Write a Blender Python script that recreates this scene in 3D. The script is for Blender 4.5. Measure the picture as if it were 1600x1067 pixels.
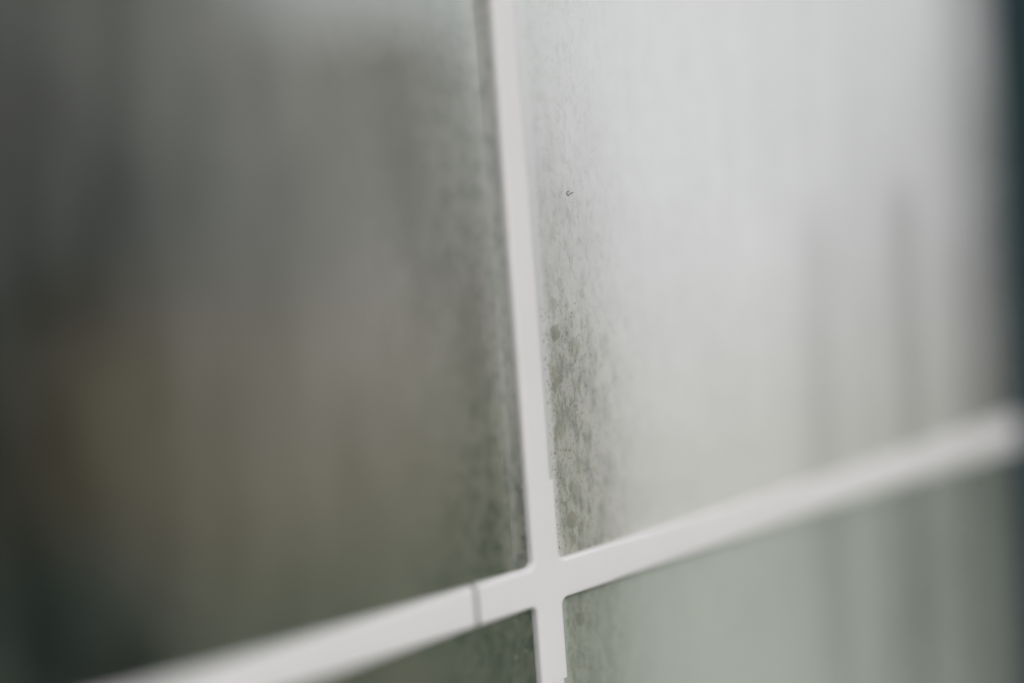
import bpy, bmesh, math, random
from mathutils import Vector, Matrix
random.seed(7)
R = math.radians
C = bpy.context.scene.collection
for o in list(bpy.data.objects): bpy.data.objects.remove(o)

# ------------------------------------------------------------------ camera, sky, sun, exposure
CZ = 1.335                                   # height of the crossing of the glazing bars
F = 2222.0                                   # focal length in pixels of a 1600 px wide frame (50 mm)
def camera():
    X = Vector((2468, 402, -F)).normalized()
    vb = (-F*F - 2468*26)/(402 - .0731*2468); va = 26 - .0731*vb
    Z = -Vector((va, vb, -F)).normalized()
    Y = Z.cross(X).normalized()
    Z = X.cross(Y).normalized()
    O = Vector((58/F, -371.5/F, -1))*.62
    cam = bpy.data.cameras.new('camera'); co = bpy.data.objects.new('camera', cam); C.objects.link(co)
    rot = Matrix((X, Y, Z))                  # camera axes -> window axes
    pos = Vector((-(O @ X), -(O @ Y), -(O @ Z) + CZ))
    co.matrix_world = Matrix.Translation(pos) @ rot.to_4x4()
    cam.sensor_width = 36; cam.lens = F*36/1600
    cam.clip_start = .02; cam.clip_end = 2000
    cam.dof.use_dof = True; cam.dof.focus_distance = .6245; cam.dof.aperture_fstop = .66
    bpy.context.scene.camera = co
camera()

SUN_EL, SUN_AZ = 38, 190                     # behind the photographer, veiled by cloud
w = bpy.data.worlds.new("World"); bpy.context.scene.world = w; w.use_nodes = True
nt = w.node_tree; nt.nodes.clear()
sky = nt.nodes.new('ShaderNodeTexSky'); sky.sky_type = 'NISHITA'; sky.sun_disc = False
sky.sun_elevation = R(SUN_EL); sky.sun_rotation = R(SUN_AZ); sky.dust_density = 3.0; sky.air_density = 1.0
hs = nt.nodes.new('ShaderNodeHueSaturation'); hs.inputs['Saturation'].default_value = .15
bg = nt.nodes.new('ShaderNodeBackground'); bg.inputs['Strength'].default_value = .15
wo = nt.nodes.new('ShaderNodeOutputWorld')
nt.links.new(sky.outputs[0], hs.inputs['Color']); nt.links.new(hs.outputs[0], bg.inputs[0]); nt.links.new(bg.outputs[0], wo.inputs[0])
sl = bpy.data.lights.new('sun', 'SUN'); sl.energy = 1.3; sl.angle = R(50); sl.color = (1, .982, .97)
so = bpy.data.objects.new('sun', sl); C.objects.link(so)
sd = Vector((math.sin(R(SUN_AZ))*math.cos(R(SUN_EL)), math.cos(R(SUN_AZ))*math.cos(R(SUN_EL)), math.sin(R(SUN_EL))))
so.rotation_euler = sd.to_track_quat('Z', 'Y').to_euler(); so.location = sd*20
sc = bpy.context.scene
sc.view_settings.view_transform = 'Standard'; sc.view_settings.look = 'None'
sc.view_settings.exposure = -0.34; sc.view_settings.gamma = 1
sc.cycles.max_bounces = 10; sc.cycles.transparent_max_bounces = 24
sc.cycles.sample_clamp_indirect = 4

# ------------------------------------------------------------------ helpers
def link(name, me, parent=None, loc=(0, 0, 0)):
    o = bpy.data.objects.new(name, me); C.objects.link(o); o.location = loc
    if parent is not None: o.parent = parent
    return o
def empty(name, loc):
    o = bpy.data.objects.new(name, None); C.objects.link(o); o.location = loc; o.empty_display_size = .1
    return o
def tag(o, label=None, cat=None, group=None, kind=None):
    for k, v in (('label', label), ('category', cat), ('group', group), ('kind', kind)):
        if v: o[k] = v
    return o
def mesh(name, vs, fs, mats, smooth=False):
    me = bpy.data.meshes.new(name); me.from_pydata(vs, [], fs); me.update()
    for m in (mats if isinstance(mats, (list, tuple)) else [mats]): me.materials.append(m)
    if smooth:
        for p in me.polygons: p.use_smooth = True
    return me
def box(x0, x1, y0, y1, z0, z1, bev=0):
    bm = bmesh.new()
    m = Matrix.Translation(((x0+x1)/2, (y0+y1)/2, (z0+z1)/2)) @ Matrix.Diagonal((x1-x0, y1-y0, z1-z0, 1))
    bmesh.ops.create_cube(bm, size=1, matrix=m)
    if bev: bmesh.ops.bevel(bm, geom=bm.edges[:], offset=bev, segments=2, affect='EDGES')
    return bm
def from_bm(name, bm, mat):
    me = bpy.data.meshes.new(name); bm.to_mesh(me); bm.free(); me.materials.append(mat); return me

class N:
    """tiny expression builder over shader maths nodes"""
    def __init__(s, nt, sock): s.nt, s.s = nt, sock
    def _m(s, op, *a):
        n = s.nt.nodes.new('ShaderNodeMath'); n.operation = op
        for i, v in enumerate((s,)+a):
            if isinstance(v, N): s.nt.links.new(v.s, n.inputs[i])
            else: n.inputs[i].default_value = v
        return N(s.nt, n.outputs[0])
    def __add__(s, o): return s._m('ADD', o)
    __radd__ = __add__
    def __sub__(s, o): return s._m('SUBTRACT', o)
    def __rsub__(s, o): return (s*-1.0)+o
    def __mul__(s, o): return s._m('MULTIPLY', o)
    __rmul__ = __mul__
    def sq(s): return s*s
    def exp(s): return s._m('EXPONENT')
    def clamp(s): return s._m('MINIMUM', 1.0)._m('MAXIMUM', 0.0)
    def st(s, a, b):                         # smoothstep from a to b, rising or falling
        n = s.nt.nodes.new('ShaderNodeMapRange'); n.interpolation_type = 'SMOOTHSTEP'
        lo, hi, o0, o1 = (a, b, 0., 1.) if a < b else (b, a, 1., 0.)
        s.nt.links.new(s.s, n.inputs[0])
        for i, v in enumerate((lo, hi, o0, o1)): n.inputs[i+1].default_value = v
        return N(s.nt, n.outputs[0])
    def gauss(s, c, w): return ((s-c)*(1.0/w)).sq().__mul__(-1.0).exp()
def vec(x, y, z=0.0):
    nt = (x if isinstance(x, N) else y).nt
    n = nt.nodes.new('ShaderNodeCombineXYZ')
    for i, v in enumerate((x, y, z)):
        if isinstance(v, N): nt.links.new(v.s, n.inputs[i])
        else: n.inputs[i].default_value = v
    return N(nt, n.outputs[0])
def noise(v, scale, detail=3, rough=.55, dist=0):
    n = v.nt.nodes.new('ShaderNodeTexNoise'); v.nt.links.new(v.s, n.inputs['Vector'])
    n.inputs['Scale'].default_value = scale; n.inputs['Detail'].default_value = detail
    n.inputs['Roughness'].default_value = rough; n.inputs['Distortion'].default_value = dist
    return N(v.nt, n.outputs[0])
def voro(v, scale, feature='F1'):
    n = v.nt.nodes.new('ShaderNodeTexVoronoi'); n.feature = feature; v.nt.links.new(v.s, n.inputs['Vector'])
    n.inputs['Scale'].default_value = scale
    return N(v.nt, n.outputs['Distance'])
def mixc(nt, f, a, b):
    n = nt.nodes.new('ShaderNodeMix'); n.data_type = 'RGBA'
    fi, ai, bi = n.inputs[0], n.inputs[6], n.inputs[7]
    for i, v in ((fi, f), (ai, a), (bi, b)):
        if isinstance(v, N): nt.links.new(v.s, i)
        elif isinstance(v, float): i.default_value = v
        else: i.default_value = (*v, 1)
    return N(nt, n.outputs[2])
def newmat(name):
    m = bpy.data.materials.new(name); m.use_nodes = True; m.node_tree.nodes.clear(); return m, m.node_tree
def simple(name, col, rough=.5, var=.15, scale=20, spec=.5, bump=0.0, stretch=(1, 1, 1)):
    m, nt = newmat(name)
    p = nt.nodes.new('ShaderNodeBsdfPrincipled'); out = nt.nodes.new('ShaderNodeOutputMaterial')
    nt.links.new(p.outputs[0], out.inputs[0]); p.inputs['Roughness'].default_value = rough
    p.inputs['Specular IOR Level'].default_value = spec
    tc = nt.nodes.new('ShaderNodeTexCoord'); mp = nt.nodes.new('ShaderNodeMapping'); mp.inputs['Scale'].default_value = stretch
    nt.links.new(tc.outputs['Object'], mp.inputs[0])
    n = noise(N(nt, mp.outputs[0]), scale, 4)
    c = mixc(nt, n, tuple(v*(1-var) for v in col), tuple(min(1, v*(1+var)) for v in col))
    nt.links.new(c.s, p.inputs['Base Color'])
    if bump:
        b = nt.nodes.new('ShaderNodeBump'); b.inputs['Strength'].default_value = bump; b.inputs['Distance'].default_value = .002
        nt.links.new(n.s, b.inputs['Height']); nt.links.new(b.outputs[0], p.inputs['Normal'])
    return m

# ------------------------------------------------------------------ materials
M_bar = simple('white_bar_plastic', (.64, .632, .636), .42, .05, 14, .4)
M_rear = simple('grey_rear_bar', (.42, .425, .42), .7, .15, 40, .2)  # greyed below the front bars' white to dim the sky-lit edges
M_frame = simple('dark_green_frame_paint', (.010, .028, .032), .7, .2, 30, .2)
M_wall = simple('dark_wall_render', (.06, .065, .06), .9, .25, 12, .2, .5)
M_grass = simple('grass_ground', (.05, .07, .045), .95, .5, 1.3, .1)
M_leaf_dark = simple('dark_leaf', (.036, .054, .046), .6, .5, 3, .3)
M_leaf_olive = simple('olive_leaf', (.07, .08, .04), .6, .5, 3, .3)
M_bark = simple('bark', (.10, .075, .055), .9, .4, 14, .2, .6, (1, 1, .2))
M_brown = simple('brown_stained_timber', (.078, .064, .04), .7, .3, 10, .3, .3, (1, 1, .1))
M_roof = simple('dark_roofing_felt', (.05, .05, .055), .9, .3, 20, .2)
M_gasket = simple('joint_gap', (.27, .27, .26), .8, .1, 30)
M_lint = simple('grey_lint', (.10, .10, .10), .8, .2, 400)
M_speck = simple('mould_speck', (.22, .22, .165), .9, .5, 600, .1)

def pane_material():
    """misted, mildewed outer face of the panes; coordinates in mm from the crossing of the bars"""
    m, nt = newmat('misted_glass_face')
    tc = nt.nodes.new('ShaderNodeTexCoord'); sp = nt.nodes.new('ShaderNodeSeparateXYZ')
    nt.links.new(tc.outputs['Object'], sp.inputs[0])
    x = N(nt, sp.outputs[0])*1000.0; z = N(nt, sp.outputs[2])*1000.0
    v1 = vec(x, z)                              # plain
    vd = vec(x, z*.42)                          # runs downwards
    vs = vec(x, z*.06)                          # long streaks
    right = x.st(-5.5, -3.5); upper = z.st(-2, 2)
    left = 1.0 - right; lower = 1.0 - upper
    # --- how thick the mist lies
    far = x.st(120, 400)
    streak = noise(vs, .055, 2, .5) - .5
    fine_s = noise(vs, .22, 3, .6) - .5
    cloud = noise(v1, .012, 2, .5) - .5
    dR = .95 - far*.36 + z.st(150, 260)*.06*far - lower*(.20 + far*.06) + streak*.16*x.st(60, 220) + fine_s*.08 + cloud*.12 + (noise(v1, .075, 3, .6) - .5)*.10 - x.st(95, 5)*.17 - x.st(34, 5)*z.st(40, 120)*.05 - x.st(315, 394)*(upper*.22 + .10)
    # broad runs where the mist has been washed away
    runs = x.gauss(207, 17)*z.st(170, 120)*.14 + x.gauss(289, 12)*z.st(172, 140)*.20 + x.gauss(250, 12)*z.st(120, 90)*.05 + x.gauss(266, 9)*z.st(-5, -15)*.10 \
         + x.gauss(345, 10)*z.st(140, 60)*.08
    dR = dR - runs*(.75 + noise(vd, .06, 2)*.5)
    dL = .33 - x.st(-40, -220)*.27 - x.st(-150, -235)*.03 + z.st(130, 240)*x.st(-50, -190)*.07 + x.st(-30, -19)*.16*upper - z.st(110, -5)*x.st(-190, -40)*.14 + (noise(vd, .03, 2) - .5)*.10 + streak*.06
    # --- mildew beside the upright bar
    sp1 = noise(v1, 1.3, 4, .65, .6); sp2 = noise(vd, .42, 4, .6, .8); sp3 = noise(vd, .16, 3, .55, .5)
    gap = (x + (noise(v1, .25, 2) - .5)*5.0)
    bandR = gap.st(7.5, 11)*gap.st(62, 14)
    bandRw = gap.st(6, 12)*gap.st(110, 20)
    pz = (.17 + .23*z.st(190, 150) + .60*z.st(125, 85))*(1.0 - .25*z.st(10, -20))
    cells = voro(v1*1.0 if False else vec(x + sp2*2.0, z*.75 + sp3*2.0), .30)
    blot = (sp3.st(.45, .62)*.55 + sp2.st(.50, .66)*.5)
    fine = sp1.st(.56, .70)*.75
    stainR = (bandR*pz*(.50 + blot*.36 + fine*.32) + bandRw*pz*(sp2.st(.50, .66)*.22 + .10*sp3.st(.4, .6)) + gap.st(6, 12)*gap.st(75, 20)*(fine*.28 + sp2.st(.45, .7)*.10))
    # single round colonies
    spots = None
    for cx, cz, rr, a in ((14, 106.5, 3.2, .6), (20, 104, 2.6, .3), (25, 98.7, 4.2, .3), (12.5, 88, 4.2, .3), (13, 64, 4, .28),
                          (26, 46, 4, .25), (19, 128, 2.2, .3), (32, 122, 2, .3), (14, 119, 3, .3), (16.5, 23, 3.5, .5), (17, -22, 3, .5)):
        q = (((x-cx)*(1.0/rr)).sq() + ((z-cz)*(.85/rr)).sq() + (noise(v1, .5, 2) - .5)*1.1).st(1.15, .55)*a
        spots = q if spots is None else spots + q
    stainR = ((stainR + spots*(.8 + fine*.4))*right).clamp()
    bandL = x.st(-105, -16)
    dark = noise(vec(x, z*.5, 7.0), .34, 3, .6, .3).st(.42, .72)
    stainL = bandL*left*(dark*(.46 + .5*z.st(110, 10)) + .10)
    mott = noise(vec(x, z*.25, 3.0), .07, 3, .55).st(.42, .7)*left
    dLs = dL - stainL*.10 - mott*.04 - x.gauss(-14.5, 4.5)*.03
    d = (dLs*left + (dR - stainR*.10)*right).clamp()
    # --- colour of the mist: olive where algae grow; sky blue high and grass light low painted in
    low = z.st(170, -20)
    base = mixc(nt, low*.9, (.90, .908, .925), (.70, .70, .655))
    base = mixc(nt, lower*.8, base, (.61, .67, .60))
    base = mixc(nt, left*.9, base, (.80, .785, .74))
    base = mixc(nt, left*low*.85, base, (.54, .53, .40))
    olive = mixc(nt, sp3.st(.35, .65), (.36, .345, .235), (.29, .30, .235))
    olive = mixc(nt, noise(v1, .2, 2).st(.55, .7)*.5, olive, (.30, .27, .20))
    col = mixc(nt, stainR*.76, base, olive)
    col = mixc(nt, (stainL*.78).clamp(), col, (.17, .235, .21))
    dif = nt.nodes.new('ShaderNodeBsdfDiffuse'); trl = nt.nodes.new('ShaderNodeBsdfTranslucent')
    tra = nt.nodes.new('ShaderNodeBsdfTransparent'); tra.inputs[0].default_value = (.93, .955, .94, 1)
    gl = nt.nodes.new('ShaderNodeBsdfGlossy'); gl.inputs['Roughness'].default_value = .25
    nt.links.new(col.s, dif.inputs[0]); nt.links.new(col.s, trl.inputs[0])
    film = nt.nodes.new('ShaderNodeMixShader'); film.inputs[0].default_value = .3
    nt.links.new(dif.outputs[0], film.inputs[1]); nt.links.new(trl.outputs[0], film.inputs[2])
    mx = nt.nodes.new('ShaderNodeMixShader'); nt.links.new(d.s, mx.inputs[0])
    nt.links.new(tra.outputs[0], mx.inputs[1]); nt.links.new(film.outputs[0], mx.inputs[2])
    fr = nt.nodes.new('ShaderNodeFresnel'); fr.inputs[0].default_value = 1.33
    mg = nt.nodes.new('ShaderNodeMixShader'); k = N(nt, fr.outputs[0])*.6
    nt.links.new(k.s, mg.inputs[0]); nt.links.new(mx.outputs[0], mg.inputs[1]); nt.links.new(gl.outputs[0], mg.inputs[2])
    out = nt.nodes.new('ShaderNodeOutputMaterial'); nt.links.new(mg.outputs[0], out.inputs[0])
    return m
M_pane = pane_material()
def clear_glass():
    m, nt = newmat('clear_glass')
    t = nt.nodes.new('ShaderNodeBsdfTransparent'); t.inputs[0].default_value = (.94, .97, .955, 1)
    g = nt.nodes.new('ShaderNodeBsdfGlossy'); g.inputs['Roughness'].default_value = .02
    fr = nt.nodes.new('ShaderNodeFresnel'); fr.inputs[0].default_value = 1.3
    k = N(nt, fr.outputs[0])*.5
    mx = nt.nodes.new('ShaderNodeMixShader'); nt.links.new(k.s, mx.inputs[0])
    nt.links.new(t.outputs[0], mx.inputs[1]); nt.links.new(g.outputs[0], mx.inputs[2])
    out = nt.nodes.new('ShaderNodeOutputMaterial'); nt.links.new(mx.outputs[0], out.inputs[0])
    return m
M_clear = clear_glass()

# ------------------------------------------------------------------ the window (mm helpers: a = along, h = up)
XL, XR, ZB, ZT = -.405, .399, -.42, .52      # glass opening measured from the crossing
ORG = (0, 0, CZ)
win = empty('window', (0, 0, CZ + ZB - .07))
tag(win, 'misted window with white glazing bars crossing over grimy panes', 'window')
def wpart(name, me, parent=win):
    o = bpy.data.objects.new(name, me); C.objects.link(o)
    o.parent = parent; o.location = Vector(ORG) - Vector(win.location) if parent is win else (0, 0, 0)
    return o
mm = .001
CX = -4.3                                   # centre of the upright bar
PROF = [(0, 0), (0, 1.6), (.08, 2.2), (.35, 2.7), (.8, 3.0), (1.4, 3.15), (2.2, 3.2)]   # inset, depth
def bar(a0, a1, c, hw, up, mat, side=-1, y0=0, scale=1.0, name='glazing_bar'):
    """bar along x (up False) or z (up True), from a0 to a1 mm, centred on c, half width hw"""
    PL = PROF if not up else [(i*(1.9 if d > 1 else 1), d) for i, d in PROF]
    pts = [(-hw + i, d*scale) for i, d in PL] + [(hw - i, d*scale) for i, d in reversed(PROF)]
    vs, fs = [], []
    n = len(pts); NS = 24
    for k in range(NS+1):
        a = a0 + (a1-a0)*k/NS
        wob = .12*math.sin(a*.013 + c) if a1-a0 > 200 else 0
        for (u, d) in pts:
            y = (y0 + side*d)*mm
            vs.append(((c+u+wob)*mm, y, a*mm) if up else (a*mm, y, (c+u+wob)*mm))
    for k in range(NS):
        for j in range(n-1):
            fs.append((k*n+j, k*n+j+1, (k+1)*n+j+1, (k+1)*n+j))
    if side == 1: fs += [(k*n, (k+1)*n, (k+1)*n+n-1, k*n+n-1) for k in range(NS)]
    fs.append(tuple(range(n))); fs.append(tuple(reversed(range(NS*n, NS*n+n))))
    me = mesh(name, vs, fs, mat)
    bm = bmesh.new(); bm.from_mesh(me); bmesh.ops.recalc_face_normals(bm, faces=bm.faces); bm.to_mesh(me); bm.free()
    for p in me.polygons: p.use_smooth = True
    me.set_sharp_from_angle(angle=R(40))
    return me
HV, HH = 6.8, 8.6                            # half widths: upright and level bars
ARM_L, ARM_R, ARM_U, ARM_D = -43.6, 38.0, 44.3, -44.0
wpart('glazing_bar', bar(ARM_U+.05, ZT*1000, CX, HV, True, M_bar))['label'] = 'upper upright glazing bar'
wpart('glazing_bar', bar(ZB*1000, ARM_D-.05, CX, HV, True, M_bar))['label'] = 'lower upright glazing bar'
wpart('glazing_bar', bar(XL*1000, ARM_L-2.2, -.3, HH, False, M_bar))['label'] = 'near level glazing bar'
wpart('glazing_bar', bar(ARM_R+.02, XR*1000+6, -.3, HH, False, M_bar))['label'] = 'far level glazing bar'
for (a0, a1, s) in ((ARM_L-2.9, ARM_L+.3, 1),):
    wpart('joint_gap', bar(a0, a1, -.3, HH-.8, False, M_gasket, scale=.8, name='joint_gap'))

CXJ = CX + .7
def cross_ring(hv, hh, r, ins, d, n=7):
    """outline of the cross, inset by ins, at depth d"""
    hv -= ins; hh -= ins; r = r + ins; CX = CXJ
    out = []
    cz = -.3
    # quadrants of inner corners, walking counter clockwise from the right arm's upper edge
    def corner(sx, sz):
        c = (CX + sx*(hv + r), cz + sz*(hh + r))
        pts = []
        for k in range(n+1):
            t = k/n*math.pi/2
            # from level edge to upright edge
            pts.append((c[0] - sx*r*math.sin(t), c[1] - sz*r*math.cos(t)))
        return pts
    ur = corner(1, 1); ul = corner(-1, 1); ll = corner(-1, -1); lr = corner(1, -1)
    out = [(ARM_R, cz + hh)] + ur + [(CX + hv, ARM_U), (CX - hv, ARM_U)] + ul[::-1] + [(ARM_L, cz + hh), (ARM_L, cz - hh)] \
        + ll + [(CX - hv, ARM_D), (CX + hv, ARM_D)] + lr[::-1] + [(ARM_R, cz - hh)]
    return [(px*mm, -d*mm, pz*mm) for px, pz in out]
def cross_joint():
    vs, fs = [], []
    rings = [(i, d + (.3 if d > 0 else 0)) for i, d in PROF]
    for i, d in rings: vs += cross_ring(HV+1.05, HH+.12, 3.2, i, d)
    n = len(vs)//len(rings)
    for k in range(len(rings)-1):
        for j in range(n):
            fs.append((k*n+j, k*n+(j+1) % n, (k+1)*n+(j+1) % n, (k+1)*n+j))
    fs.append(tuple(range((len(rings)-1)*n, len(rings)*n)))
    me = mesh('cross_joint', vs, fs, M_bar)
    bm = bmesh.new(); bm.from_mesh(me)
    bmesh.ops.triangulate(bm, faces=[f for f in bm.faces if len(f.verts) > 4])
    bmesh.ops.recalc_face_normals(bm, faces=bm.faces); bm.to_mesh(me); bm.free()
    for p in me.polygons:
        sharp = abs(p.normal.y) < .05 and (abs(p.normal.x) > .99 or abs(p.normal.z) > .99) and p.area > 0
        p.use_smooth = True
    me.set_sharp_from_angle(angle=R(40))
    return me
wpart('cross_joint', cross_joint())['label'] = 'cross shaped moulded joint where the bars meet'

# panes: four, front face misted, 4 mm thick, meeting under the bars
GT = .004
def pane(x0, x1, z0, z1):
    vs = [(x0, 0, z0), (x1, 0, z0), (x1, 0, z1), (x0, 0, z1), (x0, GT, z0), (x1, GT, z0), (x1, GT, z1), (x0, GT, z1)]
    fs = [(0, 1, 2, 3), (5, 4, 7, 6), (4, 0, 3, 7), (1, 5, 6, 2), (3, 2, 6, 7), (4, 5, 1, 0)]
    me = mesh('pane', vs, fs, [M_pane, M_clear])
    for i, p in enumerate(me.polygons): p.material_index = 0 if i == 0 else 1
    return me
g = .0006; cx = CX*mm
for (a, b, c, d, lab) in ((XL, cx-g, g, ZT, 'upper dark pane beside the upright bar'), (cx+g, XR, g, ZT, 'upper pale heavily misted pane'),
                          (XL, cx-g, ZB, -g, 'lower dark green pane'), (cx+g, XR, ZB, -g, 'lower pale green misted pane')):
    wpart('pane', pane(a, b, c, d))['label'] = lab
# the same bars on the far side of the glass
wpart('rear_glazing_bar', bar(HH-3.75, ZT*1000, CX, HV-.9, True, M_rear, side=1, y0=4.05+5, name='rear_glazing_bar'))
wpart('rear_glazing_bar', bar(ZB*1000, -8.8, CX+1, HV-4.5, True, M_rear, side=1, y0=4.05+1, name='rear_glazing_bar'))
wpart('rear_glazing_bar', bar(XL*1000, CX-HV+.8, -.3, HH-3.5, False, M_rear, side=1, y0=4.05+5, name='rear_glazing_bar'))
wpart('rear_glazing_bar', bar(CX+HV-.8, XR*1000, -.3, HH-3.5, False, M_rear, side=1, y0=4.05+5, name='rear_glazing_bar'))
# sash frame
FW = .055
for (a, b, c, d, nm) in ((XL-FW, XL, ZB-FW, ZT+FW, 'stile'), (XR, XR+FW, ZB-FW, ZT+FW, 'stile'), (XL, XR, ZT, ZT+FW, 'rail'), (XL, XR, ZB-FW, ZB, 'rail')):
    wpart(nm, from_bm(nm, box(a, b, -.0006, .03, c, d, .0004), M_frame))

# mould specks stuck on the glass beside the bar
def specks():
    vs, fs = [], []
    for _ in range(1700):
        side = random.random() < .88
        if side:
            x = 6.5 + random.expovariate(1/15.); z = random.choice([random.gauss(75, 45), random.uniform(-70, 250), random.uniform(-50, 110)])
            if x > 60: continue
        else:
            x = -12 - random.expovariate(1/25.); z = random.uniform(-40, 130)
            if x < -90: continue
        if abs(z) < 12: continue
        r = random.choice([.12, .14, .17, .2, .26, .32])*random.uniform(.7, 1.2)*(1.15 if not side else 1)*(.65 if z > 120 else 1); el = random.uniform(1, 1.9); h = r*.28
        b = len(vs); n = 7; ph = random.random()*6
        rr = [r*random.uniform(.7, 1.2) for _ in range(n)]
        for k in range(n):
            t = ph + k/n*2*math.pi; vs.append(((x + rr[k]*math.cos(t))*mm, -.02*mm, (z + el*rr[k]*math.sin(t))*mm))
        vs.append((x*mm, -(.02+h)*mm, z*mm))
        for k in range(n): fs.append((b+k, b+(k+1) % n, b+n))
    return mesh('mould_specks', vs, fs, M_speck, True)
o = wpart('mould_specks', specks()); o['kind'] = 'stuff'

# curl of lint on the right pane
def tube(pts, r, n=6):
    vs, fs = [], []
    for i, p in enumerate(pts):
        p = Vector(p); a = Vector(pts[max(0, i-1)]); b = Vector(pts[min(len(pts)-1, i+1)])
        t = (b-a).normalized(); u = t.cross(Vector((0, 1, .01))).normalized(); v = t.cross(u)
        for k in range(n):
            q = k/n*2*math.pi; vs.append(tuple(p + (u*math.cos(q) + v*math.sin(q))*r))
    for i in range(len(pts)-1):
        for k in range(n): fs.append((i*n+k, i*n+(k+1) % n, (i+1)*n+(k+1) % n, (i+1)*n+k))
    return vs, fs
pts = []
for k in range(26):
    t = k/25
    a = R(60 + 330*t); rr = 1.0 - .15*t
    if t < .72: pts.append(((rr*math.cos(a)*1.05 - .2)*mm, -.25*mm, rr*.85*math.sin(a)*mm))
a0 = pts[-1]
for k in range(1, 7): pts.append((a0[0] + k*.42*mm, -.25*mm - .05*k*mm, a0[2] + (k*.33 - .03*k*k)*mm))
vs, fs = tube(pts, .16*mm)
li = link('lint_curl', mesh('lint_curl', vs, fs, M_lint, True), None, (28.1*mm, 0, CZ + 166.3*mm))
tag(li, 'tiny dark curl of lint stuck on the pale misted pane', 'lint')

# ------------------------------------------------------------------ wall round the window
def wall():
    x0, x1, z0, z1 = XL-FW-.003, XR+FW+.003, CZ+ZB-FW-.003, CZ+ZT+FW+.003
    bm = bmesh.new()
    for (a, b, c, d) in ((-1.3, x0, 0, 2.3), (x1, 1.25, 0, 2.3), (x0, x1, 0, z0), (x0, x1, z1, 2.3)):
        m = Matrix.Translation(((a+b)/2, .03, (c+d)/2)) @ Matrix.Diagonal((b-a, .09, d-c, 1))
        bmesh.ops.create_cube(bm, size=1, matrix=m)
    bmesh.ops.remove_doubles(bm, verts=bm.verts, dist=1e-5)
    return from_bm('wall', bm, M_wall)
tag(link('wall', wall()), 'dark rendered wall that frames the misted window', 'wall')

# ------------------------------------------------------------------ what lies behind, far out of focus
tag(link('ground', mesh('ground', [(-400, -400, 0), (400, -400, 0), (400, 400, 0), (-400, 400, 0)], [(0, 1, 2, 3)], M_grass)), kind='structure')

M_bounce = simple('pale_bounce_slab', (.40, .385, .35), .85, .2, 5, .2, .2)
tag(link('bounce_slab', from_bm('bounce_slab', box(-3, 3, -4, -.05, .0, .03, .004), M_bounce)), kind='structure')  # added out of view, its pale top bounces light up under the bars
def leaves(blobs, n, size, mat, name='crown'):
    vs, fs = [], []
    for _ in range(n):
        c, r = random.choice(blobs)
        v = Vector((random.gauss(0, 1), random.gauss(0, 1), random.gauss(0, 1))).normalized()*random.uniform(.55, 1.03)
        p = Vector(c) + Vector((v.x*r[0], v.y*r[1], v.z*r[2]))
        if p.z < .03: continue
        u = Vector((random.gauss(0, 1), random.gauss(0, 1), random.gauss(0, .6))).normalized()
        t = u.cross(v + Vector((.01, .3, .02))).normalized(); s = size*random.uniform(.6, 1.3); b = len(vs)
        vs += [tuple(p - u*s), tuple(p + t*s*.45), tuple(p + u*s), tuple(p - t*s*.45)]
        fs.append((b, b+1, b+2, b+3))
    return mesh(name, vs, fs, mat)
def tree(name, x, y, h, rad, mat, label, low=.25, n=16000, group=None):
    t = empty(name, (x, y, 0)); tag(t, label, 'tree', group)
    blobs = []
    for k in range(26):
        q = random.random(); zz = h*(low + (1-low)*q); sp = rad*(1 - .55*abs(q-.4))
        a = random.uniform(0, 6.28); rr = random.uniform(0, .65)*sp
        b = random.uniform(.3, .5)*rad
        blobs.append(((rr*math.cos(a), rr*math.sin(a), min(zz, h-b)), (b, b, b*.8)))
    link('crown', leaves(blobs, n, .07, mat), t)
    vs, fs = tube([(0, 0, -.05), (.02, .03, h*.3), (-.03, 0, h*.6), (0, .02, h*.9)], .09, 8)
    tr = link('trunk', mesh('trunk', vs, fs, M_bark, True), t)
tree('conifer', 1.9, 6.6, 5.6, 1.7, M_leaf_dark, 'dark blurred tree at the left edge of the view through the glass', .05, 34000)
tree('conifer', 3.7, 7.4, 3.8, 1.6, M_leaf_dark, 'blurred dark tree right of the leftmost one behind the glass', .05, 34000)
tree('tree', 5.9, 8.0, 3.2, 1.5, M_leaf_olive, 'blurred olive tree seen behind the upright glazing bar', .05)
tree('birch', 5.0, 10.5, 6.2, 2.6, M_leaf_olive, 'tall thin leaved tree whose airy crown softens the sky behind the left pane', .3, 9000)
tree('birch', 3.1, 10.0, 6.0, 2.2, M_leaf_olive, 'tall airy tree behind the blurred conifers at the left', .3, 9000)
tree('shrub', .80, 3.0, .85, .75, M_leaf_dark, 'dark rounded shrub blurred low at the left edge behind the glass', .02, 9000)
# clipped hedge running on to the right
hb = [((2.2 + k*.55, 9.3 + .2*math.sin(k), .62 + .1*math.sin(k*1.7)), (.5, .45, .68)) for k in range(42)]
hd = link('hedge', leaves(hb, 42000, .08, M_leaf_olive, 'hedge')); tag(hd, 'low blurred green hedge running across behind the panes', 'hedge')

# small brown timber shed, a warm blur in the upper left pane
sh = empty('garden_shed', (2.95, 4.7, 0)); tag(sh, 'small brown timber shed blurred behind the dark left pane', 'shed')
for k in range(17):
    a = -1.05 + k*.123
    me = from_bm('plank', box(a, a+.117, -.02, 0, 0, 1.25, .003), M_brown)
    link('plank', me, sh)
link('side_wall', from_bm('side_wall', box(-1.05, -1.03, .002, .8, 0, 1.25), M_brown), sh)
link('side_wall', from_bm('side_wall', box(1.015, 1.035, .002, .8, 0, 1.25), M_brown), sh)
link('roof', from_bm('roof', box(-1.12, 1.11, -.09, .88, 1.252, 1.29, .004), M_roof), sh)
